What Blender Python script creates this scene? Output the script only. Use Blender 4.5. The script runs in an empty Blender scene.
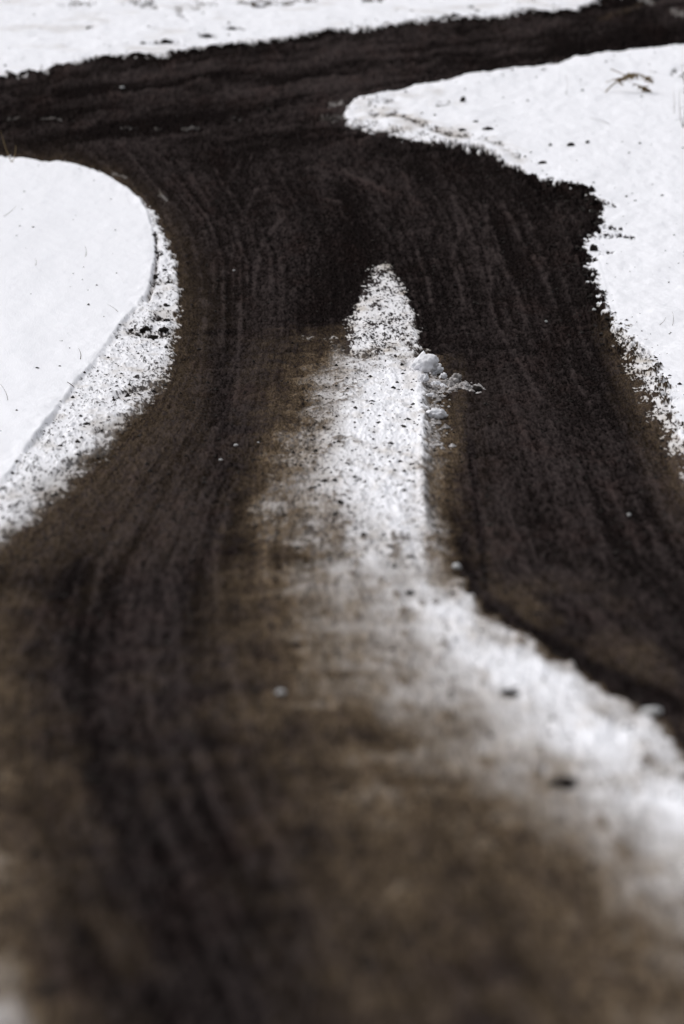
import bpy, math, random
import numpy as np

# ------------------------------------------------------------------ camera, light, exposure
scene = bpy.context.scene
COL = scene.collection
F = 5700.0                       # focal length in units of one survey step (200 mm lens, 24 mm wide frame)
CAM_H = 3.02
PITCH = math.atan((512 + 51) / F)

cd = bpy.data.cameras.new('camera')
cam = bpy.data.objects.new('camera', cd)
COL.objects.link(cam)
cam.location = (0, 0, CAM_H)
cam.rotation_euler = (math.pi / 2 - PITCH, 0, 0)
cd.sensor_fit = 'HORIZONTAL'
cd.sensor_width = 24.0
cd.lens = 200.0
cd.clip_start = 0.5
cd.clip_end = 5000
cd.dof.use_dof = True
cd.dof.focus_distance = 41.0
cd.dof.aperture_fstop = 2.0
scene.camera = cam

SUN_EL, SUN_AZ = math.radians(52), math.radians(-60)
world = bpy.data.worlds.new('World')
scene.world = world
world.use_nodes = True
wn, wl = world.node_tree.nodes, world.node_tree.links
wn.clear()
sky = wn.new('ShaderNodeTexSky')
sky.sky_type = 'NISHITA'
sky.sun_disc = False
sky.sun_elevation = SUN_EL
sky.sun_rotation = SUN_AZ
sky.dust_density = 4.0
hs = wn.new('ShaderNodeHueSaturation')
hs.inputs['Saturation'].default_value = 0.16      # an overcast sky: the clouds take the blue out
bg = wn.new('ShaderNodeBackground')
bg.inputs['Strength'].default_value = 0.15
wo = wn.new('ShaderNodeOutputWorld')
wl.new(sky.outputs[0], hs.inputs['Color'])
wl.new(hs.outputs[0], bg.inputs['Color'])
wl.new(bg.outputs[0], wo.inputs['Surface'])

sd = bpy.data.lights.new('sun', 'SUN')
sd.energy = 0.9
sd.angle = math.radians(25)
sd.color = (1.0, 0.975, 0.95)
sun = bpy.data.objects.new('sun', sd)
COL.objects.link(sun)
sun.rotation_euler = (math.pi / 2 - SUN_EL, 0, math.pi - SUN_AZ)
sun.location = (0, 0, 30)

scene.view_settings.view_transform = 'Standard'
scene.view_settings.look = 'None'
scene.view_settings.gamma = 1
scene.view_settings.use_curve_mapping = False
scene.view_settings.exposure = 0.0

random.seed(5)
RS = np.random.RandomState(11)

# ------------------------------------------------------------------ helpers: noise, polylines
TAB = [RS.rand(512, 512).astype(np.float32) for _ in range(4)]

def vnoise(x, y, k=0):
    xi = np.floor(x); yi = np.floor(y)
    fx = (x - xi).astype(np.float32); fy = (y - yi).astype(np.float32)
    xi = xi.astype(np.int64); yi = yi.astype(np.int64)
    fx = fx * fx * (3 - 2 * fx); fy = fy * fy * (3 - 2 * fy)
    t = TAB[k % 4]
    x0, x1, y0, y1 = (xi + 37 * k) & 511, (xi + 1 + 37 * k) & 511, (yi + 91 * k) & 511, (yi + 1 + 91 * k) & 511
    return (t[x0, y0] * (1 - fx) + t[x1, y0] * fx) * (1 - fy) + (t[x0, y1] * (1 - fx) + t[x1, y1] * fx) * fy

def fbm(x, y, octv=3, k=0, gain=0.55):
    s = 0; a = 1; tot = 0
    for i in range(octv):
        # turned a little at every octave so that no lattice shows
        c, d = math.cos(0.5 + i), math.sin(0.5 + i)
        s = s + a * vnoise((x * c - y * d) * 2 ** i + 13.7 * i, (x * d + y * c) * 2 ** i + 5.1 * i, k + i)
        tot += a; a *= gain
    return s / tot

def uniform(n):
    """values spread evenly over 0..1"""
    smp = np.sort(RS.choice(n.ravel(), 4000))
    return np.interp(n, smp, np.linspace(0, 1, 4000)).astype(np.float32)

def sst(x):
    x = np.clip(x, 0, 1)
    return x * x * (3 - 2 * x)

def segdist(px, py, pts):
    d = np.full(px.shape, 1e9, np.float32)
    for (ax, ay), (bx, by) in zip(pts[:-1], pts[1:]):
        vx, vy = bx - ax, by - ay
        L = vx * vx + vy * vy
        t = np.clip(((px - ax) * vx + (py - ay) * vy) / L, 0, 1)
        d = np.minimum(d, np.hypot(px - ax - t * vx, py - ay - t * vy))
    return d

def sdf(px, py, pts):
    pts = list(pts) + [pts[0]]
    ins = np.zeros(px.shape, bool)
    for (ax, ay), (bx, by) in zip(pts[:-1], pts[1:]):
        if ay != by:
            c = (ay > py) != (by > py)
            ins ^= c & (px < (bx - ax) * (py - ay) / (by - ay) + ax)
    d = segdist(px, py, pts)
    return np.where(ins, d, -d)

# ------------------------------------------------------------------ survey of the ground
# (a, r): bearing and range steps of the ground plan.  rng(r) is the distance of row r, so that a
# plan point becomes a fixed world point (X, Y, Z) on the base terrain.
def invz(r):
    r = np.asarray(r, dtype=np.float64)
    w = 40.0
    return 0.0245 + 2.05e-5 * (r - 380) + 3.75e-5 * w * (np.logaddexp(0, (r - 380) / w) - math.log(2))

CT, ST = math.cos(PITCH), math.sin(PITCH)
def base_point(a, r):
    z = 1.0 / invz(r)
    b = -(np.asarray(r) - 512) / F
    return (np.asarray(a) - 342) / F * z, z * (CT + b * ST), CAM_H + z * (-ST + b * CT)

# outlines of the snow bodies on the plan
LEFT_CLEAN = [(-900, 120), (-300, 140), (-60, 152), (0, 159), (20, 161), (45, 166), (60, 165), (80, 170), (95, 174), (110, 180), (125, 190),
              (140, 202), (150, 215), (155, 232), (157, 250), (154, 270), (152, 285), (146, 300), (134, 318), (118, 338),
              (100, 360), (85, 378), (70, 398), (50, 425), (30, 450), (15, 468), (0, 487), (-60, 560), (-110, 650),
              (-130, 760), (-110, 860), (-80, 940), (-30, 1040), (60, 1180), (160, 1320), (-900, 1320)]
LEFT_MOTTLE = [(-900, 118), (-300, 138), (-60, 150), (0, 158), (60, 164), (110, 178), (140, 198), (157, 218), (170, 243), (178, 270), (180, 300),
               (180, 328), (173, 358), (160, 386), (138, 412), (108, 442), (78, 472), (48, 500), (22, 530), (0, 552),
               (-30, 600), (-45, 700), (-30, 800), (-15, 880), (-2, 940), (18, 980), (45, 1030), (110, 1120), (220, 1320), (-900, 1320)]
RIGHT_CLEAN = [(1700, -60), (1200, -30), (900, 12), (760, 36), (684, 47), (660, 50), (640, 51), (620, 53), (600, 55), (582, 59), (575, 58),
               (560, 65), (548, 65), (530, 69), (500, 74), (470, 78), (440, 84), (420, 87), (400, 93), (380, 97), (360, 101),
               (347, 109), (342, 119), (350, 127), (370, 133), (390, 136), (410, 141), (430, 142), (445, 145), (460, 147),
               (475, 149), (490, 155), (505, 164), (525, 175), (545, 182), (560, 186), (580, 189), (594, 197), (601, 207),
               (603, 222), (600, 237), (587, 243), (589, 260), (593, 275), (599, 295), (606, 312), (622, 332), (642, 348),
               (658, 370), (668, 392), (676, 425), (690, 455), (730, 500), (790, 560), (870, 640), (980, 740), (1200, 900), (1700, 1150)]
RIGHT_MOTTLE = [(1700, -60), (900, 12), (684, 47), (640, 60), (560, 190), (600, 243), (594, 275), (600, 300), (604, 318), (612, 345), (622, 375), (638, 405),
                (655, 440), (672, 475), (700, 520), (760, 590), (840, 670), (960, 780), (1200, 940), (1700, 1200)]
FAR = [(-900, -400), (-900, 120), (-400, 100), (-100, 84), (0, 77), (35, 74), (60, 67), (85, 61), (125, 56), (160, 55), (200, 49), (240, 44), (290, 38),
       (325, 32), (342, 32), (370, 29), (400, 25), (430, 19), (450, 19), (490, 17), (520, 13), (560, 12), (575, 9), (590, 4),
       (603, -2), (640, -9), (700, -22), (900, -52), (1200, -100), (1700, -160), (1700, -400)]
CENTRE = [(380, 258), (388, 262), (400, 280), (414, 310), (421, 335), (419, 358), (424, 380), (425, 400), (427, 430), (429, 470),
          (428, 500), (432, 530), (445, 556), (462, 582), (480, 606), (430, 640), (370, 640), (352, 600), (342, 560), (322, 520), (315, 480), (318, 440),
          (326, 400), (335, 378), (344, 352), (346, 335), (351, 315), (358, 298), (369, 276)]
CENTRE_BROWN = [(305, 326), (350, 325), (345, 400), (345, 480), (350, 600), (210, 600), (232, 540), (252, 490), (268, 445), (274, 400), (288, 355)]

# how bright and how clean the worn strip is further down, sampled over the plan
TA = [-114, -57, 0, 57, 114, 171, 228, 285, 342, 399, 456, 513, 570, 627, 684, 741, 798, 855]
TR = [560, 620, 680, 740, 800, 860, 920, 980, 1040, 1100]
TT = [[240, 200, 62, 46, 38, 34, 48, 78, 140, 215, 110, 33, 38, 36, 30, 45, 150, 240],
      [240, 150, 58, 42, 36, 38, 62, 90, 140, 190, 236, 165, 42, 42, 33, 40, 60, 240],
      [240, 140, 64, 44, 40, 44, 64, 88, 120, 155, 208, 240, 232, 105, 33, 35, 40, 150],
      [240, 150, 72, 46, 40, 44, 54, 74, 90, 108, 145, 195, 238, 245, 212, 60, 35, 60],
      [240, 160, 84, 52, 44, 44, 46, 68, 80, 84, 92, 104, 150, 205, 235, 200, 50, 35],
      [240, 190, 108, 56, 44, 40, 42, 58, 70, 74, 70, 78, 98, 132, 215, 238, 180, 40],
      [240, 160, 78, 50, 48, 40, 38, 46, 60, 66, 68, 70, 84, 96, 150, 220, 235, 150],
      [240, 220, 132, 50, 44, 38, 40, 42, 50, 56, 64, 70, 76, 84, 96, 160, 230, 235],
      [240, 230, 165, 70, 44, 38, 40, 42, 46, 50, 60, 66, 72, 80, 88, 120, 200, 240],
      [240, 240, 200, 120, 50, 38, 40, 42, 46, 50, 56, 62, 70, 76, 84, 100, 160, 240]]

# lines of travel: left edge, left track's inner edge, strip's right edge, right edge
FLR = [120, 170, 215, 260, 340, 420, 500, 560, 640, 700, 800, 1024, 1320]
FLX = [[60, 120, 160, 178, 180, 140, 60, 0, -40, -60, -55, 30, 160],
       [300, 262, 285, 300, 300, 285, 270, 262, 275, 300, 350, 480, 620],
       [420, 372, 388, 398, 420, 426, 430, 448, 525, 620, 760, 1000, 1300],
       [470, 520, 575, 592, 618, 664, 705, 740, 820, 900, 1050, 1400, 1800]]

# pale dried smears left by tyres in the bend
SMEARS = [[(452, 192), (460, 228), (452, 260), (465, 312)], [(485, 200), (488, 240), (490, 285), (496, 320), (508, 342), (524, 368), (541, 398)],
          [(500, 196), (520, 235), (538, 265), (551, 292)], [(492, 248), (514, 284), (528, 318)], [(568, 358), (580, 385), (590, 402)],
          [(256, 188), (237, 230), (228, 272)], [(284, 216), (262, 240), (252, 292)], [(320, 196), (338, 205), (352, 226)], [(300, 168), (345, 172), (390, 192), (415, 240), (432, 300)],
          [(206, 300), (203, 340), (196, 390)], [(240, 300), (240, 350), (234, 400)], [(222, 645), (238, 690), (262, 740)], [(160, 205), (170, 226)]]
TRACES = [([(8, 120), (28, 121)], .7, .12), ([(36, 119), (60, 120)], .8, .2), ([(120, 127), (132, 128)], .8, .1), ([(150, 129), (160, 130)], .8, .1), ([(182, 130), (205, 129)], .8, .14),
          ([(228, 120), (240, 121)], 1.4, .06), ([(330, 107), (342, 106)], 1.3, .35), ([(322, 120), (346, 119)], 3, .08), ([(290, 118), (330, 112)], 4.5, .02),
          ([(640, 1), (652, 3)], 2, .3), ([(672, 12), (684, 16)], 2, .25), ([(112, 173), (126, 178)], 1.2, .25), ([(160, 193), (166, 199)], 1.2, .3)]

FAINT = []
for k in range(26):
    t = .04 + .92 * k / 25 + random.uniform(-.02, .02)
    r0 = random.uniform(165, 200); r1 = random.uniform(260, 420)
    pts = []
    for r in np.linspace(r0, r1, 9):
        x0, x1, x2, x3 = [np.interp(r, FLR, c) for c in FLX]
        pts.append((x0 + (x1 - x0) * (t * 2.0) if t < .45 else x2 + (x3 - x2) * (t - .45) / .5, r))
    FAINT.append(pts)
for off in (0, 9, 17, 27, 38):                  # arcs swinging out of the far road into the right hand track
    FAINT.append([(250 - off, 158 + off * .5), (300, 157 + off * .9), (345, 164 + off), (378 - off * .4, 182 + off), (396 - off * .2, 208 + off), (408, 236 + off), (414 + off * .3, 262 + off)])
for off in (0, 10, 22, 36, 50):                 # and into the left hand one
    FAINT.append([(150 + off * 1.6, 150 + off * .2), (190 + off, 172 + off * .3), (212 + off, 205 + off * .3), (216 + off * 1.1, 245), (214 + off * 1.1, 290)])
G = 2.0
ra = np.arange(-900, 1702, G, dtype=np.float32)
rr = np.arange(-120, 1322, G, dtype=np.float32)
RA, RR = np.meshgrid(ra, rr)
sdLc, sdLm = sdf(RA, RR, LEFT_CLEAN), sdf(RA, RR, LEFT_MOTTLE)
sdRc, sdRm = sdf(RA, RR, RIGHT_CLEAN), sdf(RA, RR, RIGHT_MOTTLE)
sdF, sdC, sdB = sdf(RA, RR, FAR), sdf(RA, RR, CENTRE), sdf(RA, RR, CENTRE_BROWN)
smear = np.zeros_like(RA)
for p in SMEARS:
    smear = np.maximum(smear, np.exp(-(segdist(RA, RR, p) / 1.9) ** 2))
for i, p in enumerate(FAINT):
    smear = np.maximum(smear, (.22 + .34 * (i * 37 % 10) / 10) * np.exp(-(segdist(RA, RR, p) / (1.0 + .08 * (i * 13 % 9))) ** 2))
groove = np.zeros_like(RA)
for i, p in enumerate(FAINT):
    groove = np.maximum(groove, .45 * np.exp(-(segdist(RA, RR, [(x + 4.5, y + .5) for x, y in p]) / 1.6) ** 2))
trace = np.zeros_like(RA)
for p, w, s_ in TRACES:
    trace = np.maximum(trace, s_ * np.exp(-(segdist(RA, RR, p) / w) ** 2))

def tone_grid(a, r):
    t = np.array(TT, dtype=np.float32)
    fa = np.clip((a - TA[0]) / 57.0, 0, len(TA) - 1.001); fr = np.clip((r - TR[0]) / 60.0, 0, len(TR) - 1.001)
    ia = fa.astype(int); ir = fr.astype(int)
    u = sst(fa - ia) * .5 + (fa - ia) * .5; v = sst(fr - ir) * .5 + (fr - ir) * .5
    return (t[ir, ia] * (1 - u) + t[ir, ia + 1] * u) * (1 - v) + (t[ir + 1, ia] * (1 - u) + t[ir + 1, ia + 1] * u) * v
TG = tone_grid(RA, RR)

CA = [200, 225, 250, 275, 300, 325, 350, 375, 400, 423, 431, 450, 470]
CR = [322, 345, 380, 420, 460, 500, 530, 560, 590, 620]
CT_ = np.array([[34, 34, 34, 38, 46, 70, 168, 190, 190, 120, 36, 34, 34],
      [34, 36, 44, 46, 60, 82, 180, 198, 204, 190, 70, 38, 35],
      [34, 36, 48, 72, 96, 135, 214, 235, 236, 236, 100, 62, 40],
      [34, 38, 54, 82, 108, 158, 226, 242, 246, 246, 112, 74, 38],
      [35, 40, 62, 94, 130, 190, 230, 240, 246, 240, 118, 80, 38],
      [36, 48, 78, 110, 140, 180, 216, 235, 238, 215, 130, 84, 38],
      [38, 54, 82, 106, 122, 145, 186, 220, 236, 205, 150, 74, 38],
      [40, 52, 68, 80, 100, 130, 176, 200, 196, 176, 140, 80, 36],
      [40, 56, 80, 96, 116, 142, 168, 188, 196, 192, 190, 150, 60],
      [40, 58, 80, 94, 112, 138, 160, 176, 196, 215, 222, 220, 170]], np.float32)
def axis(v, ax):
    f = np.interp(v, ax, np.arange(len(ax)))
    f = np.clip(f, 0, len(ax) - 1.001); i = f.astype(int)
    return i, f - i
ic, uc = axis(RA, CA); jc, vc = axis(RR, CR)
TC = (CT_[jc, ic] * (1 - uc) + CT_[jc, ic + 1] * uc) * (1 - vc) + (CT_[jc + 1, ic] * (1 - uc) + CT_[jc + 1, ic + 1] * uc) * vc
WC = sst((RR - np.interp(RA, [300, 335, 350], [320, 330, 350])) / np.interp(RA, [300, 335, 350], [36, 30, 14])) * sst((RA - 196) / 30.) * (1 - sst((RA - 452) / 18.)) * (1 - sst((RR - 585) / 40.))
TG = TG * (1 - WC) + TC * WC

# the crisp far rim of the strip where the right hand wheels have cut it
sdT = sdf(RA, RR, [(430, 536), (452, 568), (478, 606), (515, 632), (552, 655), (600, 682), (630, 702), (655, 722), (688, 762), (730, 815), (780, 880), (900, 1060), (1200, 4000), (-3000, 4000), (-3000, 500)])
_x, _y, _z = base_point(RA, RR)
sdT = sdT + (fbm(_x / .10, _y / .5, 3, 2) - .5) * 26
fT = sst((sdT + 8) / 20.)
wT = np.exp(-np.maximum(-sdT, 0) ** 2 / 45. ** 2) * np.exp(-np.maximum(sdT, 0) ** 2 / 26. ** 2) * sst((RA - 446) / 20.) * sst((RR - 556) / 20.) * (1 - sst((RA - 740) / 40.))
TG = TG * (1 - wT) + (36 * (1 - fT) + np.maximum(TG, 236 * np.exp(-(np.maximum(sdT, 0) / 45.) ** 2)) * fT) * wT

# soil smudged over the snow, crevice shade painted under the left lip, and darker wet patches in the bare tracks
DARKS = [([(372, 117), (398, 119), (422, 127), (450, 138), (470, 141)], 2.6, .62), ([(352, 112), (372, 108), (396, 103)], 2.2, .40), ([(436, 110), (455, 105)], 2.6, .35),
         ([(357, 123), (390, 131), (430, 138)], 2.0, .45), ([(452, 134), (500, 148), (520, 160)], 3.5, .35),
         ([(600, 240), (618, 238), (633, 241)], 1.5, .75), ([(604, 231), (622, 233)], 1.5, .7), ([(596, 206), (616, 210)], 1.6, .5), ([(590, 258), (612, 256)], 3.0, .35),
         ([(156, 236), (157, 262), (154, 286), (148, 304)], 1.5, .75), ([(150, 286), (176, 284)], 2.0, .6), ([(160, 310), (172, 312)], 3.0, .5), ([(155, 322), (175, 318)], 4.0, .5),  # first entry: shade of the crevice below the cut edge, painted dark
         ([(130, 335), (150, 338), (178, 335)], 4.5, .55), ([(118, 400), (150, 388)], 2.5, .45), ([(95, 435), (120, 425)], 3, .45), ([(40, 490), (80, 462)], 5, .35),
         ([(344, 354), (366, 359), (384, 355)], 3.0, .40), ([(378, 320), (392, 322)], 5, .25), ([(374, 340), (396, 344)], 4, .3), ([(372, 285), (392, 292)], 5.0, .30), ([(404, 345), (420, 352)], 3, .4),
         ([(600, 20), (640, 6)], 2, .5), ([(150, 46), (180, 45)], 1.5, .6), ([(60, 8), (96, 6)], 3, .4), ([(132, 5), (156, 8)], 3, .45), ([(178, 14), (190, 24)], 2, .4), ([(255, 8), (292, 5)], 2.5, .6),
         ([(225, 30), (244, 31)], 1.8, .5), ([(364, 4), (384, 2)], 2.5, .6), ([(200, 37), (216, 39)], 1.8, .5), ([(470, 10), (486, 14)], 2, .4), ([(672, 76), (684, 70)], 2.5, .45)]
dark = np.zeros_like(RA)
for p, w, s_ in DARKS:
    dark = np.maximum(dark, s_ * np.exp(-(segdist(RA, RR, p) / w) ** 2))
WETS = [([(345, 195), (352, 240), (338, 290), (322, 312)], 19, .42), ([(100, 125), (330, 118)], 6, .35), ([(60, 95), (330, 78)], 5, .25), ([(205, 331), (240, 328)], 2, .2),
        ([(440, 340), (620, 352)], 4, .18), ([(280, 565), (350, 562)], 5, .5), ([(520, 260), (560, 300), (600, 380)], 18, .18), ([(455, 520), (475, 600), (560, 650), (680, 700)], 9, .4),
        ([(470, 440), (478, 520), (486, 590)], 3, .35), ([(590, 420), (630, 560), (684, 620)], 26, .22), ([(90, 640), (100, 760), (170, 900), (230, 1010)], 22, .22), ([(60, 600), (80, 560)], 12, .2)]
wet = np.zeros_like(RA)
for p, w, s_ in WETS:
    wet = np.maximum(wet, s_ * np.exp(-(segdist(RA, RR, p) / w) ** 2))

def samp(field, a, r):
    x = np.clip((a - ra[0]) / G, 0, len(ra) - 1.01); y = np.clip((r - rr[0]) / G, 0, len(rr) - 1.01)
    i = x.astype(int); j = y.astype(int); u = (x - i).astype(np.float32); v = (y - j).astype(np.float32)
    return (field[j, i] * (1 - u) + field[j, i + 1] * u) * (1 - v) + (field[j + 1, i] * (1 - u) + field[j + 1, i + 1] * u) * v

def flow(a, r):
    f = [np.interp(r, FLR, c) for c in FLX]
    return np.where(a < f[1], (a - f[0]) / (f[1] - f[0]), np.where(a < f[2], 1 + (a - f[1]) / (f[2] - f[1]), 2 + (a - f[2]) / (f[3] - f[2])))

def fields(a, r):
    """composition and relief of the ground at plan points"""
    X, Y, Z = base_point(a, r)
    out = {}
    # ragged edges: shift the lookup a little
    wob = np.interp(r, [0, 150, 500, 1000], [3.0, 3.0, 4.0, 8.0])
    W = np.where(Y < 38, Y, 38 + (Y - 38) * 3.0)
    n1 = fbm(X / .10, W / .45, 3, 1) - .5
    n2 = fbm(X / .35, Y / 1.6, 2, 2) - .5
    n3 = fbm(X / .03, W / .16, 2, 6) - .5
    e = n1 * 2 * wob + n3 * wob * 1.2
    LC, LM = samp(sdLc, a, r), samp(sdLm, a, r)
    RC, RM = samp(sdRc, a, r), samp(sdRm, a, r)
    FA, CE, BR = samp(sdF, a, r), samp(sdC, a, r), samp(sdB, a, r)
    T = samp(TG, a + e * 1.3, r + n2 * 6)
    Uf = flow(a, r)
    low = sst((r - 540) / 45.0)
    wc = samp(WC, a + e * 1.2, r + e * 2.5)
    drv = np.maximum(low, wc)          # where the strip's own survey decides
    n4 = fbm(X / .8, Y / 2.4, 2, 0) - .5
    # -- snow cover fraction
    phiL = sst((LC + n2 * 4 + n4 * 7) / 4 + .5)
    mw = np.interp(r, [150, 220, 400, 550], [2, 5, 16, 34])
    phiLm = (.92 - .3 * sst((n4 + .05) * 4) * sst((40 - LM) / 30.)) * sst((LM + e * 1.6 + n4 * mw * .8 + mw * .34) / mw)
    kr = np.interp(r, [50, 110, 180, 340], [1.0, 1.6, 2.2, 3.0])
    phiR = sst((RC + e * kr * np.where(RA_up(a, r), .25, 1)) / 3 + .5)
    phiRm = .56 * sst((RM + e * 2) / 22) * sst((r - 300) / 40.)
    phiF = sst((FA + e * 1.3 + 1) / 3 + .5)
    cw = np.interp(a - np.interp(r, FLR, FLX[2]), [-90, -30, 0], [22, 10, 5]) + np.interp(r, [255, 300, 360], [4, 2, 0])
    phiC = sst((CE + e * 1.6 + cw * .4) / (cw + 3)) * np.interp(r, [258, 275, 300, 345, 366, 420, 520, 600], [.35, .55, .68, .74, .92, .96, .88, .8])
    phiC = phiC * np.interp(a + (n1 * 30), [300, 345, 380], [.70, .86, 1.0])
    hi = np.maximum.reduce([phiL, phiLm, phiR, phiRm, phiF, phiC * (1 - low)])
    cloud = (fbm(Uf * 7, Y / 2.2, 3, 1) - .5) * .75 + (fbm(X / .42, Y / .55, 3, 1) - .5) * .55 + (fbm(X / .10, Y / .22, 3, 3) - .5) * .50 - .10
    T = T * (1 + cloud * np.interp(T, [35, 80, 140, 235], [.6, 1.05, .7, .16]))
    lin = (T / 255.) ** 2.2
    glow = np.clip((lin - .085) / (.84 - .085), 0, 1) ** .85
    hi = np.maximum(hi * (1 - wc), 0)
    phi = hi * (1 - low) + glow * low
    phi = np.maximum(phi, glow * wc)
    phi = np.maximum(phi, samp(trace, a, r))
    phi = phi * (1 - samp(dark, a, r))
    # -- brown film of soil and ice
    g = .95 * sst((BR + e * 2 + 10) / 26.) * np.interp(r, [320, 360, 450, 560], [.55, .8, .8, .8])
    fr = np.interp(r, [150, 230, 330, 450, 560], [6, 12, 24, 48, 70])
    g = np.maximum(g, .55 * np.exp(-np.maximum(-LM, 0) / fr) * (LM < 8) * np.interp(r, [150, 240, 420], [.7, .8, 1]))
    g = np.maximum(g, .42 * np.exp(-np.maximum(-RM, 0) / 14.) * sst((r - 300) / 40.))
    g = np.maximum(g, .62 * np.exp(-(np.maximum(-CE, 0) / 20.)) * sst((r - 355) / 30.) * (1 - low))
    gt = np.clip((T - 36) / 58., 0, 1)
    g = np.where(wc > 0, np.maximum(g * (1 - wc), gt * wc), g)
    g = g * (1 - low) + gt * low
    g = np.maximum(g, samp(dark, a, r) * .5 * (r < 200))
    g = np.maximum(g, .55 * np.exp(-np.maximum(-LM, 0) / 7.) * (a < 150) * (a > 50) * (r < 200))
    g = np.clip(g + trace_g(a, r), 0, 1)
    # -- roughness of the churned rims
    rim = np.exp(-(np.maximum(-RC, 0) / 22.) ** 2) * sst((r - 150) / 30.) * (1 - sst((r - 400) / 60.)) * sst((a - 500) / 40.)
    rimF = np.exp(-(np.maximum(-FA, 0) / 6.) ** 2)
    out.update(X=X, Y=Y, Z=Z, phi=phi, g=g, LC=LC, LM=LM, RC=RC, RM=RM, FA=FA, CE=CE, phiL=phiL, phiR=phiR, phiF=phiF, phiC=phiC,
               glow=glow * drv, rim=rim, rimF=rimF, low=low, drv=drv, n1=n1, n2=n2, n3=n3)
    return out

def RA_up(a, r):                       # the crisp upper side of the right hand wedge
    return (r < 108 - (a - 350) * .16)

def trace_g(a, r):
    return .5 * samp(trace, a, r)

# ------------------------------------------------------------------ the fine terrain grid
ca = np.concatenate([np.arange(-900, -120, 20), np.arange(-120, -24, 3), np.arange(-24, 708, 0.9), np.arange(708, 804, 3), np.arange(804, 1700, 20)])
cr = np.concatenate([np.arange(-118, -24, 3), np.arange(-24, 200, 0.75), np.arange(200, 600, 0.5), np.arange(600, 1060, 1.4), np.arange(1060, 1318, 6)])
GA, GR = np.meshgrid(ca.astype(np.float32), cr.astype(np.float32))
fd = fields(GA, GR)
X, Y, Z = fd['X'], fd['Y'], fd['Z']
W = np.where(Y < 38, Y, 38 + (Y - 38) * 2.0)      # on the rise the soil is less drawn out by the wheels

# lines of travel for streaks
fl = [np.interp(GR, FLR, c) for c in FLX]
U = np.where(GA < fl[1], (GA - fl[0]) / (fl[1] - fl[0]), np.where(GA < fl[2], 1 + (GA - fl[1]) / (fl[2] - fl[1]), 2 + (GA - fl[2]) / (fl[3] - fl[2])))
V = (GR - np.interp(GA, [0, 200, 400, 600, 684], [78, 50, 25, -2, -15])) / 80.0          # along the far road
stA = fbm(U * 30, Y / 6.0, 3, 3, .8)
stA2 = fbm(U * 7, Y / 6.0, 2, 1)
stB = fbm(V * 13 + fd['n2'] * 1.5, X / .9, 3, 2, .7)
stB2 = fbm(V * 4 + 2, X / 2.5, 2, 3)
farmix = 1 - sst((GR - 135 - (GA - 300) * .05) / 45.)
streak = stB * farmix + stA * (1 - farmix)
streak2 = stB2 * farmix + stA2 * (1 - farmix)

grain = uniform(fbm(X / .015, W / .15, 3, 0, .75))
grainL = uniform(fbm(X / .070, W / .42, 3, 2, .65))
mix_n = uniform(grain * .62 + grainL * .38)
mix_n = np.where(fd['low'] > .5, uniform(grain * .42 + grainL * .58), mix_n)

def body_(f):
    return np.maximum.reduce([f['phiL'], f['phiR'], f['phiF']])
phi = fd['phi']
snow = sst((phi * 1.12 - mix_n) / .16 + .35)
snow = np.where(phi < .02, 0, np.where(phi > .97, 1, snow))
ble = .66 * fd['drv'] + .18 * fd['low']
ble = np.maximum(ble, .45 * (fd['LC'] < -4) * sst(1 - np.abs(fd['LM']) / 45.) * sst((GR - 330) / 120.))
ble = np.maximum(ble, .85 * (samp(trace, GA, GR) > .05) * (body_(fd) < .3) * (GR < 200))
snow = (1 - ble) * snow + ble * np.clip(phi + (mix_n - .5) * .25 * (phi > .03), 0, 1)

patchy = sst(fbm(X / .22, W / .9, 2, 1) * 2.2 - .6)
snow = snow * (1 - .85 * sst((grain - .95 + .10 * patchy) / .04) * (1 - body_(fd)) * (1 - fd['low'] * .4) * np.where(fd['drv'] > .5, .25 + .75 * sst((1.0 - phi) / .35), 1))
snow = snow * (1 - .7 * sst((grainL - .90) / .06) * fd['drv'] * sst((.97 - phi) / .2))

# relief
body = np.maximum.reduce([fd['phiL'], fd['phiR'] * .6, fd['phiF'] * .35])
lipw = np.interp(GR, [150, 250, 400, 600], [.045, .045, .048, .05])
H = body * lipw
H += .020 * sst(phi) * (1 - body) + .006 * snow
H += body * (fbm(X / .9, Y / 2.5, 3, 1) - .5) * .05 + body * (fbm(X / .2, Y / .8, 2, 3) - .5) * .010
body = np.maximum.reduce([fd['phiL'], fd['phiR'], fd['phiF']])
dirt = 1 - body
H += fd['phiR'] * (fbm(X / .35, W / 1.1, 3, 2) - .5) * (.035 + .06 * np.exp(-np.maximum(fd['RC'], 0) / 14.) * (GA < 560))
H += fd['phiF'] * (fbm(X / .4, W / 1.0, 3, 0) - .5) * .05
amp = .35 + 1.1 * fbm(X / .7, Y / 4., 2, 3)
H += dirt * (1 - sst(phi)) * (streak - .5) * .012 * amp
H += dirt * (1 - sst(phi)) * (streak2 - .5) * .016 * amp
H -= samp(dark, GA, GR) * .02
clod = np.clip(grainL - .45, 0, 1) * .03 + np.clip(grain - .5, 0, 1) * .014
bigclod = np.clip(uniform(fbm(X / .16, Y / .5, 3, 1)) - .35, 0, 1)
H += body * (fbm(X / .10, W / .5, 3, 3) - .5) * (.005 + .012 * np.exp(-np.maximum(fd['LC'], 0) / 30.))
H += body * np.exp(-(fd['LC'] / 9.) ** 2) * (fbm(X / .16, Y / .7, 3, 2) - .5) * .035
H += dirt * clod * (1.0 + 1.6 * fd['rim'] + .5 * farmix)
H += dirt * bigclod * (.06 * fd['rimF'] + .035 * fd['rim'] + .012 * farmix)
rut = np.exp(-((U - .5) / .42) ** 2) + np.exp(-((U - 2.45) / .42) ** 2)
H -= dirt * rut * .03 * (1 - farmix)
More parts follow.
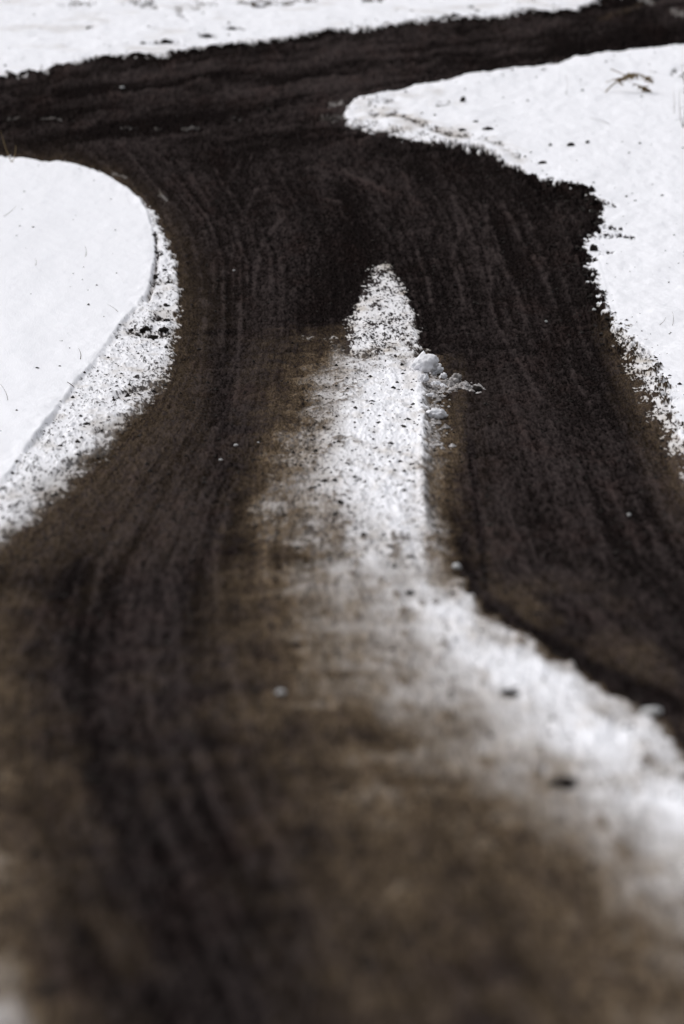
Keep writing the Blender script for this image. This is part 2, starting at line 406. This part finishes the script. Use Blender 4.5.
# packed raised right rim of the middle strip
H += .022 * np.exp(-((fd['CE'] - 5) / 6.) ** 2) * sst((GA - 395) / 15.) * sst((GR - 358) / 6.) * (1 - sst((GR - 540) / 60.))

# tone of the bare soil: dark and damp against drier
tone = .20 + (streak - .5) * .80 * amp * (1 + .8 * sst((GR - 400) / 60.)) + (streak2 - .5) * .45 + (grain - .5) * .70 + (grainL - .5) * .24 + (fbm(X / .5, Y / 3.5, 3, 2) - .5) * .5
tone += farmix * ((streak - .5) * .9 + (streak2 - .5) * .7 - .03)
tone -= samp(wet, GA, GR) + samp(groove, GA, GR) * .5
H -= samp(groove, GA, GR) * .008
wobx = (fbm(X / .4, W / 2., 2, 0) - .5) * 9
tone += .95 * samp(smear, GA + wobx * .6, GR) * (.35 + .8 * grainL) * (.6 + .8 * sst(fbm(X / .3, W / 1.2, 2, 3) * 2 - .5))
tone -= .50 * fd['rim'] + .35 * fd['rimF']
mid = np.exp(-((U - 2.35) / .32) ** 2) * sst((GR - 340) / 120.)
tone += .20 * mid + .10 * np.exp(-((U - .55) / .3) ** 2) * (1 - farmix)
tone -= .30 * np.exp(-(fd['CE'] / 22.) ** 2) * (fd['CE'] < 2) * (1 - fd['low'])
tone = np.clip(tone, 0, 1)
ltn = fbm(X / .10, Y / .55, 3, 1)
grime = np.clip(fd['g'] * (.62 + .75 * (grainL * .45 + ltn * .55)) * (.65 + .5 * streak), 0, 1)
grime = np.clip(grime * (1 - .75 * sst((grain - .74) / .1) * (1 - fd['low'] * .5)) - .6 * samp(wet, GA, GR), 0, 1)
# soil worked into the snow of the strip
soiled = np.clip(.72 * (1 - phi) + .25 * fd['low'] * (1 - phi) + 1.6 * np.clip(fbm(X / .12, W / .6, 3, 2) - .52, 0, 1) * (1 - body), 0, 1) * (1 - body)

soft = np.zeros_like(RA)
for p, w, s_ in DARKS[:5] + [([(400, 100), (440, 96)], 2, .3), ([(380, 128), (420, 136)], 3, .5)]:
    soft = np.maximum(soft, s_ * np.exp(-(segdist(RA, RR, p) / (w * 2.4)) ** 2))
soiled = np.maximum(soiled, np.clip(samp(soft, GA, GR) * 1.3 * sst(fbm(X / .14, W / .5, 3, 2) * 2.4 - .75), 0, 1))
soiled = np.maximum(soiled, .35 * fd['phiF'] * sst(fbm(X / .5, W / 1.2, 3, 0) * 4 - 2.2))

# ------------------------------------------------------------------ materials
def nodes(name):
    m = bpy.data.materials.new(name); m.use_nodes = True
    n, l = m.node_tree.nodes, m.node_tree.links
    return m, n, l, n['Principled BSDF']

def ground_material():
    m, n, l, b = nodes('snow_and_soil')
    def attr(k):
        q = n.new('ShaderNodeAttribute'); q.attribute_name = k; return q.outputs['Fac']
    def mixc(f, a, c, mode='MIX'):
        q = n.new('ShaderNodeMix'); q.data_type = 'RGBA'; q.blend_type = mode
        for s, v in ((q.inputs[0], f), (q.inputs[6], a), (q.inputs[7], c)):
            if hasattr(v, 'links'): l.new(v, s)
            else: s.default_value = v
        return q.outputs[2]
    def math_(op, a, c):
        q = n.new('ShaderNodeMath'); q.operation = op; q.use_clamp = True
        for s, v in ((q.inputs[0], a), (q.inputs[1], c)):
            if hasattr(v, 'links'): l.new(v, s)
            else: s.default_value = v
        return q.outputs[0]
    co = n.new('ShaderNodeTexCoord')
    mp = n.new('ShaderNodeMapping'); mp.inputs['Scale'].default_value = (1, .22, 1)
    l.new(co.outputs['Object'], mp.inputs['Vector'])
    def noise(sc, det=4):
        q = n.new('ShaderNodeTexNoise'); q.inputs['Scale'].default_value = sc; q.inputs['Detail'].default_value = det
        q.inputs['Roughness'].default_value = .65
        l.new(mp.outputs[0], q.inputs['Vector']); return q.outputs['Fac']
    big = noise(3.0, 5)
    mp.inputs['Scale'].default_value = (1, .22, 1)
    sep = n.new('ShaderNodeSeparateXYZ'); l.new(co.outputs['Object'], sep.inputs[0])
    cmb = n.new('ShaderNodeCombineXYZ'); l.new(sep.outputs[0], cmb.inputs[0]); l.new(attr('along'), cmb.inputs[1])
    mp2 = n.new('ShaderNodeMapping'); mp2.inputs['Scale'].default_value = (1, .085, 1)
    l.new(cmb.outputs[0], mp2.inputs['Vector']); mp = mp2
    fine = noise(85, 4)
    def ramp(v, lo, hi):
        q = n.new('ShaderNodeMapRange'); q.inputs[1].default_value = lo; q.inputs[2].default_value = hi
        l.new(v, q.inputs[0]); return q.outputs[0]
    t = math_('ADD', attr('tone'), math_('MULTIPLY', math_('SUBTRACT', ramp(fine, .40, .66), .0), .42))
    soil = mixc(t, (.0013, .0009, .0009, 1), (.038, .0300, .0290, 1))
    soil = mixc(math_('MULTIPLY', ramp(big, .5, .7), .5), soil, mixc(1.0, soil, (1.18, .95, .88, 1), 'MULTIPLY'))
    brown = mixc(ramp(fine, .35, .65), (.050, .034, .020, 1), (.205, .150, .098, 1))
    c = mixc(math_('MULTIPLY', attr('grime'), .80), soil, brown)
    sn = mixc(attr('soiled'), (.82, .822, .862, 1), (.44, .395, .35, 1))
    sn = mixc(math_('MULTIPLY', ramp(big, .4, .8), .07), sn, (.72, .74, .80, 1))
    c = mixc(attr('snow'), c, sn)
    l.new(c, b.inputs['Base Color'])
    b.inputs['Roughness'].default_value = .9
    b.inputs['Specular IOR Level'].default_value = 0
    bm_ = n.new('ShaderNodeBump'); bm_.inputs['Strength'].default_value = .5; bm_.inputs['Distance'].default_value = .008
    l.new(fine, bm_.inputs['Height']); l.new(bm_.outputs[0], b.inputs['Normal'])
    return m
MG = ground_material()

def plain(name, c1, c2, scale=60, rough=.9, spec=.1):
    m, n, l, b = nodes(name)
    co = n.new('ShaderNodeTexCoord'); q = n.new('ShaderNodeTexNoise'); q.inputs['Scale'].default_value = scale; q.inputs['Detail'].default_value = 4
    l.new(co.outputs['Object'], q.inputs['Vector'])
    r = n.new('ShaderNodeValToRGB'); r.color_ramp.elements[0].color = (*c1, 1); r.color_ramp.elements[1].color = (*c2, 1)
    r.color_ramp.elements[0].position = .35; r.color_ramp.elements[1].position = .65
    l.new(q.outputs['Fac'], r.inputs[0]); l.new(r.outputs[0], b.inputs['Base Color'])
    b.inputs['Roughness'].default_value = rough; b.inputs['Specular IOR Level'].default_value = spec
    return m
M_SOIL = plain('damp_soil', (.006, .005, .0045), (.03, .024, .021))
M_DRYSOIL = plain('frosted_soil', (.05, .042, .036), (.30, .27, .25), 40)
M_SNOW = plain('clump_snow', (.70, .70, .73), (.88, .88, .92), 30)
M_GREY = plain('soiled_snow', (.20, .18, .17), (.52, .50, .50), 25)
M_STRAW = plain('dry_straw', (.12, .08, .04), (.26, .19, .10), 20)
M_STEM = plain('dead_stem', (.05, .035, .022), (.13, .095, .06), 20)
M_STONE = plain('pale_stone', (.35, .35, .35), (.6, .6, .6), 20, .7, .3)

# ------------------------------------------------------------------ build ground objects from the grid
nr, nc = GA.shape
co = np.stack([X, Y, Z + H], -1).reshape(-1, 3).astype(np.float32)
idx = np.arange(nr * nc).reshape(nr, nc)
quads = np.stack([idx[:-1, :-1], idx[1:, :-1], idx[1:, 1:], idx[:-1, 1:]], -1).reshape(-1, 4)   # rows run towards the camera
sel = np.zeros((nr, nc), np.int8)
nn = fd['n1'] * 6
sel[(fd['LM'] + nn > 0)] = 1
sel[(fd['RC'] + nn > 0) | ((fd['RM'] > 10) & (GR > 320))] = 2
sel[(fd['FA'] + nn > 0)] = 3
cen = (np.maximum(fd['phiC'] * (1 - fd['low']), fd['glow']) > .30) & (GA > np.interp(GR, [560, 700, 1024, 1320], [200, 200, 320, 500])) & (GA < np.interp(GR, [560, 700, 1024, 1320], [520, 800, 1100, 1500]))
sel[cen & (sel == 0)] = 4
fsel = sel[:-1, :-1].ravel()
ATT = {'along': W, 'snow': snow, 'grime': grime, 'tone': tone, 'soiled': soiled}

def mesh_from(name, verts, faces, mat, smooth=True):
    me = bpy.data.meshes.new(name)
    nv, nf, k = len(verts), len(faces), faces.shape[1]
    me.vertices.add(nv); me.vertices.foreach_set('co', np.ascontiguousarray(verts, np.float32).ravel())
    me.loops.add(nf * k); me.loops.foreach_set('vertex_index', np.ascontiguousarray(faces, np.int32).ravel())
    me.polygons.add(nf)
    me.polygons.foreach_set('loop_start', np.arange(0, nf * k, k, dtype=np.int32))
    me.polygons.foreach_set('loop_total', np.full(nf, k, np.int32))
    me.polygons.foreach_set('use_smooth', np.full(nf, smooth))
    me.update(calc_edges=True)
    me.materials.append(mat)
    return me

def link(name, me, label=None, cat=None, kind=None, group=None, parent=None):
    o = bpy.data.objects.new(name, me); COL.objects.link(o)
    if label: o['label'] = label
    if cat: o['category'] = cat
    if kind: o['kind'] = kind
    if group: o['group'] = group
    if parent: o.parent = parent
    return o

names = {0: ('road', 'dark muddy road with two wheel tracks bending up to a junction', 'road'),
         1: ('snow_bank', 'smooth snow bank with a low cut edge on the left of the road', 'snow'),
         2: ('snow_bank', 'ragged edged snow bank inside the bend on the right of the road', 'snow'),
         3: ('snow_slope', 'speckled snow slope beyond the far road at the top', 'snow'),
         4: ('snow_strip', 'worn soiled snow strip left between the two wheel tracks', 'snow')}
for k, (nm, lab, cat) in names.items():
    q = quads[fsel == k]
    used, inv = np.unique(q, return_inverse=True)
    me = mesh_from(nm, co[used], inv.reshape(-1, 4), MG)
    for an, arr in ATT.items():
        at = me.attributes.new(an, 'FLOAT', 'POINT')
        at.data.foreach_set('value', np.ascontiguousarray(arr.ravel()[used], np.float32))
    link(nm, me, lab, cat, 'structure')

# wide ground sheet: snow all round, a little below the surveyed surface
gy = np.concatenate([np.arange(-2000, -100, 100), np.arange(-100, 0, 20), np.arange(0, 130, 1.0), np.arange(130, 400, 30), np.arange(400, 4001, 200)]).astype(float)
gx = np.concatenate([np.arange(-3000, -200, 200), np.arange(-200, -40, 20), np.arange(-40, 41, 1.0), np.arange(60, 200, 20), np.arange(200, 3001, 200)]).astype(float)
br = np.linspace(1318, -118, 400)
_, by, bz = base_point(np.zeros(400), br)
py_ = np.concatenate([[-3000, 0, 11], by, [by[-1] + 15, by[-1] + 60, 5000]])
pz_ = np.concatenate([[0, 0, 0], bz, [bz[-1] + 1.6, bz[-1] + 4, bz[-1] + 6]])
WX, WY = np.meshgrid(gx, gy)
inside = (WY > by[0] - 3) & (WY < by[-1] + 3) & (np.abs(WX) < WY * .24 + 3)
WZ = np.interp(WY, py_, pz_) + np.where(inside, -.16, -.02) + (fbm(WX / 9 + 50, WY / 9 + 50, 3, 1) - .5) * np.where(inside, .02, .3)
i2 = np.arange(WX.size).reshape(WX.shape)
q2 = np.stack([i2[:-1, :-1], i2[:-1, 1:], i2[1:, 1:], i2[1:, :-1]], -1).reshape(-1, 4)
M_FIELD = plain('field_snow', (.80, .80, .84), (.87, .875, .91), 3)
link('ground', mesh_from('ground', np.stack([WX, WY, WZ], -1).reshape(-1, 3), q2, M_FIELD), 'wide snow covered ground around the road', 'ground', 'structure')

# ------------------------------------------------------------------ height lookup for things that stand on it
def hgt(a, r):
    a = np.atleast_1d(np.asarray(a, float)); r = np.atleast_1d(np.asarray(r, float))
    i = np.clip(np.searchsorted(ca, a) - 1, 0, len(ca) - 2); j = np.clip(np.searchsorted(cr, r) - 1, 0, len(cr) - 2)
    u = (a - ca[i]) / (ca[i + 1] - ca[i]); v = (r - cr[j]) / (cr[j + 1] - cr[j])
    return (H[j, i] * (1 - u) + H[j, i + 1] * u) * (1 - v) + (H[j + 1, i] * (1 - u) + H[j + 1, i + 1] * u) * v

def place(a, r):
    x, y, z = base_point(np.atleast_1d(a).astype(float), np.atleast_1d(r).astype(float))
    return x, y, z + hgt(a, r)

# ------------------------------------------------------------------ loose crumbs (stuff)
OV = np.array([(1, 0, 0), (-.9, .1, 0), (0, 1, .1), (.1, -1, 0), (0, 0, 1), (0, 0, -1)], float)
OF = np.array([(0, 2, 4), (2, 1, 4), (1, 3, 4), (3, 0, 4), (2, 0, 5), (1, 2, 5), (3, 1, 5), (0, 3, 5)])
def crumbs(name, a, r, size, mat, label, cat):
    n = len(a)
    x, y, z = place(a, r)
    th = RS.rand(n) * 6.28
    v = OV[None] * (.6 + .8 * RS.rand(n, 6, 1)) * size[:, None, None]
    v[..., 0] *= (.8 + .7 * RS.rand(n, 1)); v[..., 2] *= .75
    c, s = np.cos(th)[:, None], np.sin(th)[:, None]
    vx = v[..., 0] * c - v[..., 1] * s; vy = (v[..., 0] * s + v[..., 1] * c) * 1.3
    P = np.stack([vx + x[:, None], vy + y[:, None], v[..., 2] + z[:, None] + size[:, None] * .15], -1).reshape(-1, 3)
    f = (OF[None] + 6 * np.arange(n)[:, None, None]).reshape(-1, 3)
    link(name, mesh_from(name, P, f, mat, False), label, cat, 'stuff')

def scatter(n, prob):
    a = RS.uniform(-60, 740, n); r = RS.uniform(-20, 1060, n)
    p = prob(a, r)
    k = RS.rand(n) < p
    return a[k], r[k]

def p_snow(a, r):
    f = fields(a.astype(np.float32), r.astype(np.float32))
    body = np.maximum.reduce([f['phiL'], f['phiR'], f['phiF']])
    e = np.minimum.reduce([np.abs(f['LC']), np.abs(f['RC']), np.abs(f['FA'])])
    cl = sst((f['n2'] + .12) * 4)
    p = body * (.018 + .30 * np.exp(-e / 9.) * (f['phiL'] < .5) + .05 * cl * (f['phiL'] < .5) + .10 * np.exp(-e / 30.) * cl * (f['phiF'] > .5))
    p += (1 - body) * sst(f['phi'] * 2) * .42 * (1 - f['low']) + (1 - body) * f['glow'] * .16 + .10 * f['drv'] * (1 - f['low']) * sst(f['phi'] * 3)
    return p * np.interp(r, [0, 340, 400, 560, 1000], [1, 1, .7, .8, .3])
a, r = scatter(42000, p_snow)
size = np.exp(RS.normal(math.log(.0078), .42, len(a)))
crumbs('soil_crumbs', a, r, size, M_SOIL, 'small dark soil crumbs flung over the snow', 'soil crumbs')

def p_dirt(a, r):
    f = fields(a.astype(np.float32), r.astype(np.float32))
    return (f['phi'] < .1) * (.25 + .75 * f['rim'] + .6 * f['rimF']) * np.interp(r, [0, 100, 600, 1000], [.8, .8, .6, .25])
a, r = scatter(60000, p_dirt)
size = np.exp(RS.normal(math.log(.0085), .38, len(a)))
fr_ = fields(a.astype(np.float32), r.astype(np.float32))
size *= 1 + 1.0 * fr_['rim'] + 1.1 * fr_['rimF']
crumbs('loose_soil', a, r, size, M_SOIL, 'loose crumbs of damp soil lying on the road', 'soil crumbs')

# crumbled snow round the heap at the top corner of the strip
n_ = 420
t_ = RS.rand(n_) ** 1.3
a = 426 + t_ * 52 + RS.normal(0, 3, n_); r = 384 + RS.normal(0, 5, n_) * (1 - .6 * t_) + 3 * t_
k_ = RS.rand(n_) < .4
a[k_] = 430 + np.abs(RS.normal(0, 8, k_.sum())); r[k_] = RS.uniform(380, 450, k_.sum())
crumbs('crumbled_snow', a, r, np.exp(RS.normal(math.log(.014), .40, n_)), M_GREY, 'crumbs of soiled snow spread around the clump heap', 'snow crumbs')

# ------------------------------------------------------------------ single clods, clumps, stones
def lump_mesh(name, sx, sy, sz, mat, seed, rough=.35, sub=3):
    import bmesh
    bm = bmesh.new(); bmesh.ops.create_icosphere(bm, subdivisions=sub, radius=1)
    rs = np.random.RandomState(seed)
    o1 = rs.rand(6, 3) * 2 - 1; o1 /= np.linalg.norm(o1, axis=1)[:, None]
    w1 = rs.uniform(-1, 1, 6)
    for v in bm.verts:
        p = np.array(v.co)
        k = 1 + rough * sum(w * max(0, float(p @ q)) ** 3 for w, q in zip(w1, o1))
        k += rough * .7 * float(vnoise(np.array([p[0] * 3 + seed]), np.array([p[1] * 3 + p[2] * 4]), seed)[0] - .5)
        k += rough * .5 * float(vnoise(np.array([p[0] * 8 + seed]), np.array([p[1] * 8 + p[2] * 9]), seed + 1)[0] - .5)
        k += rough * .28 * float(vnoise(np.array([p[0] * 17 + seed]), np.array([p[1] * 17 + p[2] * 19]), seed + 2)[0] - .5)
        z = p[2] * k * sz
        v.co = (p[0] * k * sx, p[1] * k * sy, max(z, -.45 * sz))
    me = bpy.data.meshes.new(name); bm.to_mesh(me); bm.free()
    for p in me.polygons: p.use_smooth = True
    me.materials.append(mat)
    return me

def lump(name, a, r, w, h, mat, label, cat, group, seed, rough=.35):
    """w, h in centimetres"""
    x, y, z = place(a, r)
    o = link(name, lump_mesh(name, w / 200, w / 200 * 1.15, h / 200, mat, seed, rough, 4 if w > 5 else 3), label, cat, group=group)
    o.location = (x[0], y[0], z[0] + h / 200 * .40)
    o.rotation_euler = (0, 0, seed * 1.3)
    return o

CL = 'snow clumps beside the raised strip edge'
clumps = [
    (423, 375, 17, 13, M_SNOW, 'largest white snow clump at the top corner of the strip'),
    (434, 373, 12, 11, M_SNOW, 'rounded grey white snow clump right of the largest one'),
    (443, 378, 6, 6, M_SNOW, 'small white snow ball at the right end of the clump heap'),
    (437, 386, 8, 6, M_SNOW, 'white snow clump in the middle of the soiled heap'),
    (446, 385, 9, 7, M_GREY, 'greyish snow clump below the small white ball'),
    (423, 388, 6.5, 5, M_SNOW, 'small snow clump against the strip edge under the largest clump'),
    (434, 389, 4.5, 4, M_GREY, 'tiny grey snow lump between two white clumps'),
    (429, 398, 5.5, 3.5, M_SNOW, 'flat white snow scrap low in the clump heap'),
    (437, 417, 13, 8, M_SNOW, 'lone white snow clump standing apart below the heap'),
    (451, 382, 7, 6, M_GREY, 'first soiled grey ball right of the white clumps'),
    (457, 381, 7.5, 8, M_GREY, 'tallest soiled grey ball in the row running right'),
    (466, 386, 9.5, 6, M_GREY, 'wide soiled grey ball near the right end of the row')]
for i, (a, r, w, h, m, lab) in enumerate(clumps):
    lump('snow_clump', a, r, w * .85, h * 1.0, m, lab, 'snow clump', CL, i + 1, .8)
lump('soil_clod', 477, 389, 8, 5, M_SOIL, 'dark clod ending the row of soiled snow balls', 'clod', None, 31)

# clods lying on the snow and in its soiled fringe
CG = 'dark soil clods lying on the snow'
clods = [
    (144, 334, 9, 8, 'round black clod in the soiled fringe of the left snow bank'),
    (131, 333, 6, 4, 'small clod just left of the round black clod'),
    (137, 339, 7, 4, 'flat clod below and left of the round black clod'),
    (153, 340, 9, 4, 'flat wide clod below and right of the round black clod'),
    (163, 334, 11, 5, 'long clod nearest the road in the left fringe'),
    (166, 325, 9, 3.5, 'thin clod above the long clod at the road edge'),
    (167, 308, 8, 4, 'clod standing alone in the upper left fringe'),
    (156, 281, 6, 6, 'clod tucked under the cut edge of the left bank'),
    (165, 274, 6, 3, 'small clod right of the one under the cut edge'),
    (157, 256, 5, 3, 'topmost small clod under the cut edge of the left bank'),
    (594, 254, 9, 8, 'black clod in the snow notch on the right of the road'),
    (632, 240, 5, 4, 'clod at the tip of the dark streak on the right bank'),
    (621, 233, 4.5, 4, 'clod above the tip of the dark streak on the right bank'),
    (615, 210, 5, 3, 'thin clod on the right bank above the dark streak'),
    (626, 200, 2.6, 2.2, 'tiny lone clod highest above the dark streak'),
    (606, 238, 5, 3, 'clod at the root of the dark streak on the right bank'),
    (462, 106, 8, 6, 'upright dark clod on the snow wedge near the junction'),
    (487, 134, 11, 5, 'wide dark clod on the wedge nearest its lower edge'),
    (476, 128, 7, 3.5, 'small clod up and left of the wide wedge clod'),
    (462, 134, 9, 4, 'flat clod left of the wide wedge clod'),
    (571, 150, 9, 6, 'larger of two black clods on the right snow bank'),
    (587, 148, 6, 5, 'smaller of two black clods on the right snow bank'),
    (542, 166, 8, 3.5, 'clod close to the lower edge of the right bank'),
    (565, 790, 11, 6, 'blurred dark clod on the near part of the worn strip'),
    (509, 702, 12, 5, 'blurred dark clod on the white part of the worn strip'),
    (340, 507, 5, 4, 'dark clod left of centre on the worn strip'),
    (363, 541, 3.5, 3, 'small dark clod below the left one on the worn strip'),
    (410, 598, 7, 3.5, 'flat dark clod low on the worn strip'),
    (168, 46, 22, 4, 'wide flat clod near the far road edge left of centre'),
    (206, 39, 16, 4, 'flat clod upper right of the wide one on the far slope'),
    (232, 30, 14, 5, 'clod right of the left flat ones on the far slope'),
    (143, 47, 9, 3, 'small clod left of the wide flat one on the far slope'),
    (90, 30, 7, 3, 'lone small clod high on the far slope at left'),
    (258, 9, 9, 4, 'thin clod high on the far slope left of the leaf tufts')]
for i, (a, r, w, h, lab) in enumerate(clods):
    lump('soil_clod', a, r, w * .64, max(h * .8, w * .34), M_SOIL, lab, 'clod', CG, 40 + i, .75)

# pale stones and ice bits on the bare tracks
SG = 'pale bits lying on the bare wheel tracks'
bits = [
    (236, 443, 2.6, 2, 'pale bit highest of three on the left track'),
    (221, 457, 2.2, 2, 'pale bit lowest of three on the left track'),
    (258, 441, 1.6, 1.5, 'tiny pale bit beside the brown strip'),
    (281, 694, 4.0, 3, 'blurred pale stone on the brown near track'),
    (456, 568, 5, 4, 'bright ice bit on the right rim of the worn strip'),
    (629, 514, 2.0, 2, 'lone pale bit on the right track'),
    (591, 213, 3.5, 3, 'white bit in the black rim of the right track'),
    (594, 316, 3.0, 2.5, 'white bit low in the black rim of the right track'),
    (546, 319, 2.2, 2, 'small pale bit in the middle of the right track'),
    (650, 712, 8, 5, 'soiled snow lump at the near rim of the right track'),
    (234, 268, 2.0, 1.6, 'pale speck on the left track below the bend'),
    (122, 91, 5, 3, 'pale bit on the far road at left')]
for i, (a, r, w, h, lab) in enumerate(bits):
    lump('pale_stone', a, r, w, h, M_STONE, lab, 'stone', SG, 90 + i, .3)

# ------------------------------------------------------------------ dry grass
def tube(P, rad, ns=5):
    P = np.array(P, float); n = len(P); V = []; Fc = []
    for i in range(n):
        t = P[min(i + 1, n - 1)] - P[max(i - 1, 0)]; t /= np.linalg.norm(t) + 1e-9
        u = np.cross(t, (0, 1, .2)); u /= np.linalg.norm(u) + 1e-9; w = np.cross(t, u)
        rr_ = rad * (1 - .7 * i / (n - 1))
        for k in range(ns):
            an = 6.2832 * k / ns
            V.append(P[i] + rr_ * (math.cos(an) * u + math.sin(an) * w))
    for i in range(n - 1):
        for k in range(ns):
            k2 = (k + 1) % ns
            Fc.append((i * ns + k, i * ns + k2, (i + 1) * ns + k2, (i + 1) * ns + k))
    return V, Fc

def curve(dx, dy, dz, bend=0., n=9):
    out = []
    for i in range(n):
        t = i / (n - 1)
        out.append((dx * t + bend * math.sin(math.pi * t), dy * t, dz * t - abs(bend) * .0 * t))
    return out

def tubes_mesh(name, lst, mat):
    V, Fc = [], []
    for P, rad in lst:
        v, f = tube(P, rad); b0 = len(V); V += v; Fc += [tuple(b0 + q for q in g) for g in f]
    return mesh_from(name, np.array(V), np.array(Fc), mat)

def arc(x0, z0, x1, z1, lift, n=10, y=0.):
    return [(x0 + (x1 - x0) * t, y + .1 * t, z0 + (z1 - z0) * t + lift * 4 * t * (1 - t)) for t in np.linspace(0, 1, n)]

def plant(name, a, r, label, cat, parts, group=None):
    x, y, z = place(a, r)
    if len(parts) == 1:
        o = link(name, tubes_mesh(name, parts[0][1], parts[0][2]), label, cat, group=group)
        o.location = (x[0], y[0], z[0] - .01); return o
    e = link(name, None, label, cat, group=group); e.location = (x[0], y[0], z[0] - .01)
    for pn, lst, m in parts:
        link(pn, tubes_mesh(pn, lst, m), parent=e)
    return e

def seedheads(P, rad, seed, n=14, L=.035):
    rs = np.random.RandomState(seed); P = np.array(P); out = []
    for i in range(n):
        t = .45 + .55 * rs.rand(); k = min(int(t * (len(P) - 1)), len(P) - 2); p = P[k] + (P[k + 1] - P[k]) * rs.rand()
        d = np.array([rs.uniform(-1, 1), rs.uniform(-.6, .6), rs.uniform(-.9, .5)]) * L
        out.append(([p, p + d * .5, p + d], rad))
    return out

s1 = arc(-.29, 0, .03, .19, .05); s2 = arc(.03, .19, .19, .13, .02); s3 = arc(0, .10, .17, .03, .01)
s4 = arc(-.22, .25, -.03, .17, .0); s5 = arc(-.27, .12, -.02, .19, .0)
plant('grass_tussock', 633, 97, 'bent straw coloured grass stalks lying on the right snow bank', 'dry grass',
      [('stem', [(s1, .008), (s2, .007), (s3, .007), (s4, .006), (s5, .004)], M_STRAW),
       ('seed_head', seedheads(s1, .008, 1, 80, .065), M_STRAW), ('seed_head', seedheads(s2, .008, 2, 50, .05), M_STRAW),
       ('seed_head', seedheads(s3, .009, 3, 50, .045), M_STRAW)])
t1 = curve(-.10, 0, .30, -.01); t2 = curve(.035, 0, .17, .01)
plant('dry_twig', 12, 168, 'thin brown twig with two shoots at the rim of the left bank', 'twig',
      [('shoot', [(t1, .0045)], M_STRAW), ('shoot', [(t2, .005)], M_STRAW)])
g1 = curve(-.02, 0, .62, .03); g2 = curve(-.03, 0, .38, -.02)
plant('tall_stalk', 683, 132, 'tall thin dead stalk at the right edge of the snow bank', 'dry grass',
      [('stem', [(g1, .005), (g2, .004)], M_STEM), ('seed_head', seedheads(g1, .006, 5, 16, .03), M_STEM)])

BG = 'single grass blades poking through the snow'
blades = [
    (85, 262, .0, .10, .003, 'short upright grass blade in the upper middle of the left bank'),
    (35, 272, .0, .07, .003, 'tiny grass blade left of the upright one'),
    (119, 318, -.09, .07, .0025, 'slanting grass blade near the cut edge of the left bank'),
    (80, 366, -.01, .09, .004, 'dark grass blade in the lower part of the left bank'),
    (74, 392, -.05, .05, .006, 'thick grass stub standing right at the cut edge'),
    (8, 409, -.05, .12, .0025, 'leaning grass blade lowest at the left of the bank'),
    (2, 222, .12, .10, .003, 'leaning grass blade high at the left under the twig'),
    (658, 330, .06, .07, .0025, 'slanting grass blade on the right bank beside the bend'),
    (672, 330, .0, .12, .0025, 'upright grass blade at the right of the right bank'),
    (674, 118, -.02, .28, .003, 'fine blade left of the tall dead stalk'),
    (612, 128, -.22, .07, .003, 'low blade trailing left below the bent tussock'),
    (566, 98, .0, .22, .0022, 'faint upright blade on the upper right bank'),
    (660, 76, -.12, .03, .005, 'low blade right of the bent tussock'),
    (676, 80, .10, .05, .006, 'thick low blade near the right side above the tall stalk')]
for a, r, dx, dz, rad, lab in blades:
    plant('grass_stalk', a, r, lab, 'grass blade', [('grass_stalk', [(curve(dx, 0, dz, .012), rad)], M_STEM)], BG)

TGp = 'dead weed tufts on the far slope'
tufts = [(80, 8, 'dead weed tuft at the left of the far slope'), (142, 4, 'dead weed tuft second from the left on the far slope'),
         (186, 14, 'low leaning weed tuft in the middle of the far slope'), (272, 6, 'wide brown weed tuft above the bend of the far road'),
         (372, 3, 'small weed tuft at the top right of the far slope'), (206, 9, 'thin weed tuft right of the low leaning one'),
         (247, 8, 'dark weed tuft just left of the wide brown one'), (312, 5, 'sparse weed tuft right of the wide brown one')]
for i, (a, r, lab) in enumerate(tufts):
    rs = np.random.RandomState(60 + i); L = []
    for k in range(9 if i not in (3, 6) else 18):
        w = .16 if i != 3 else .3
        x0 = rs.uniform(-w, w) * .7
        L.append(([(x0, 0, 0), (x0 + rs.uniform(-.04, .06), .05, rs.uniform(.02, .05)), (x0 + rs.uniform(-w, w) * .7, .1, rs.uniform(.02, .10))], rs.uniform(.003, .008)))
    plant('weed_tuft', a, r, lab, 'weeds', [('weed_tuft', L, M_STEM)], TGp)
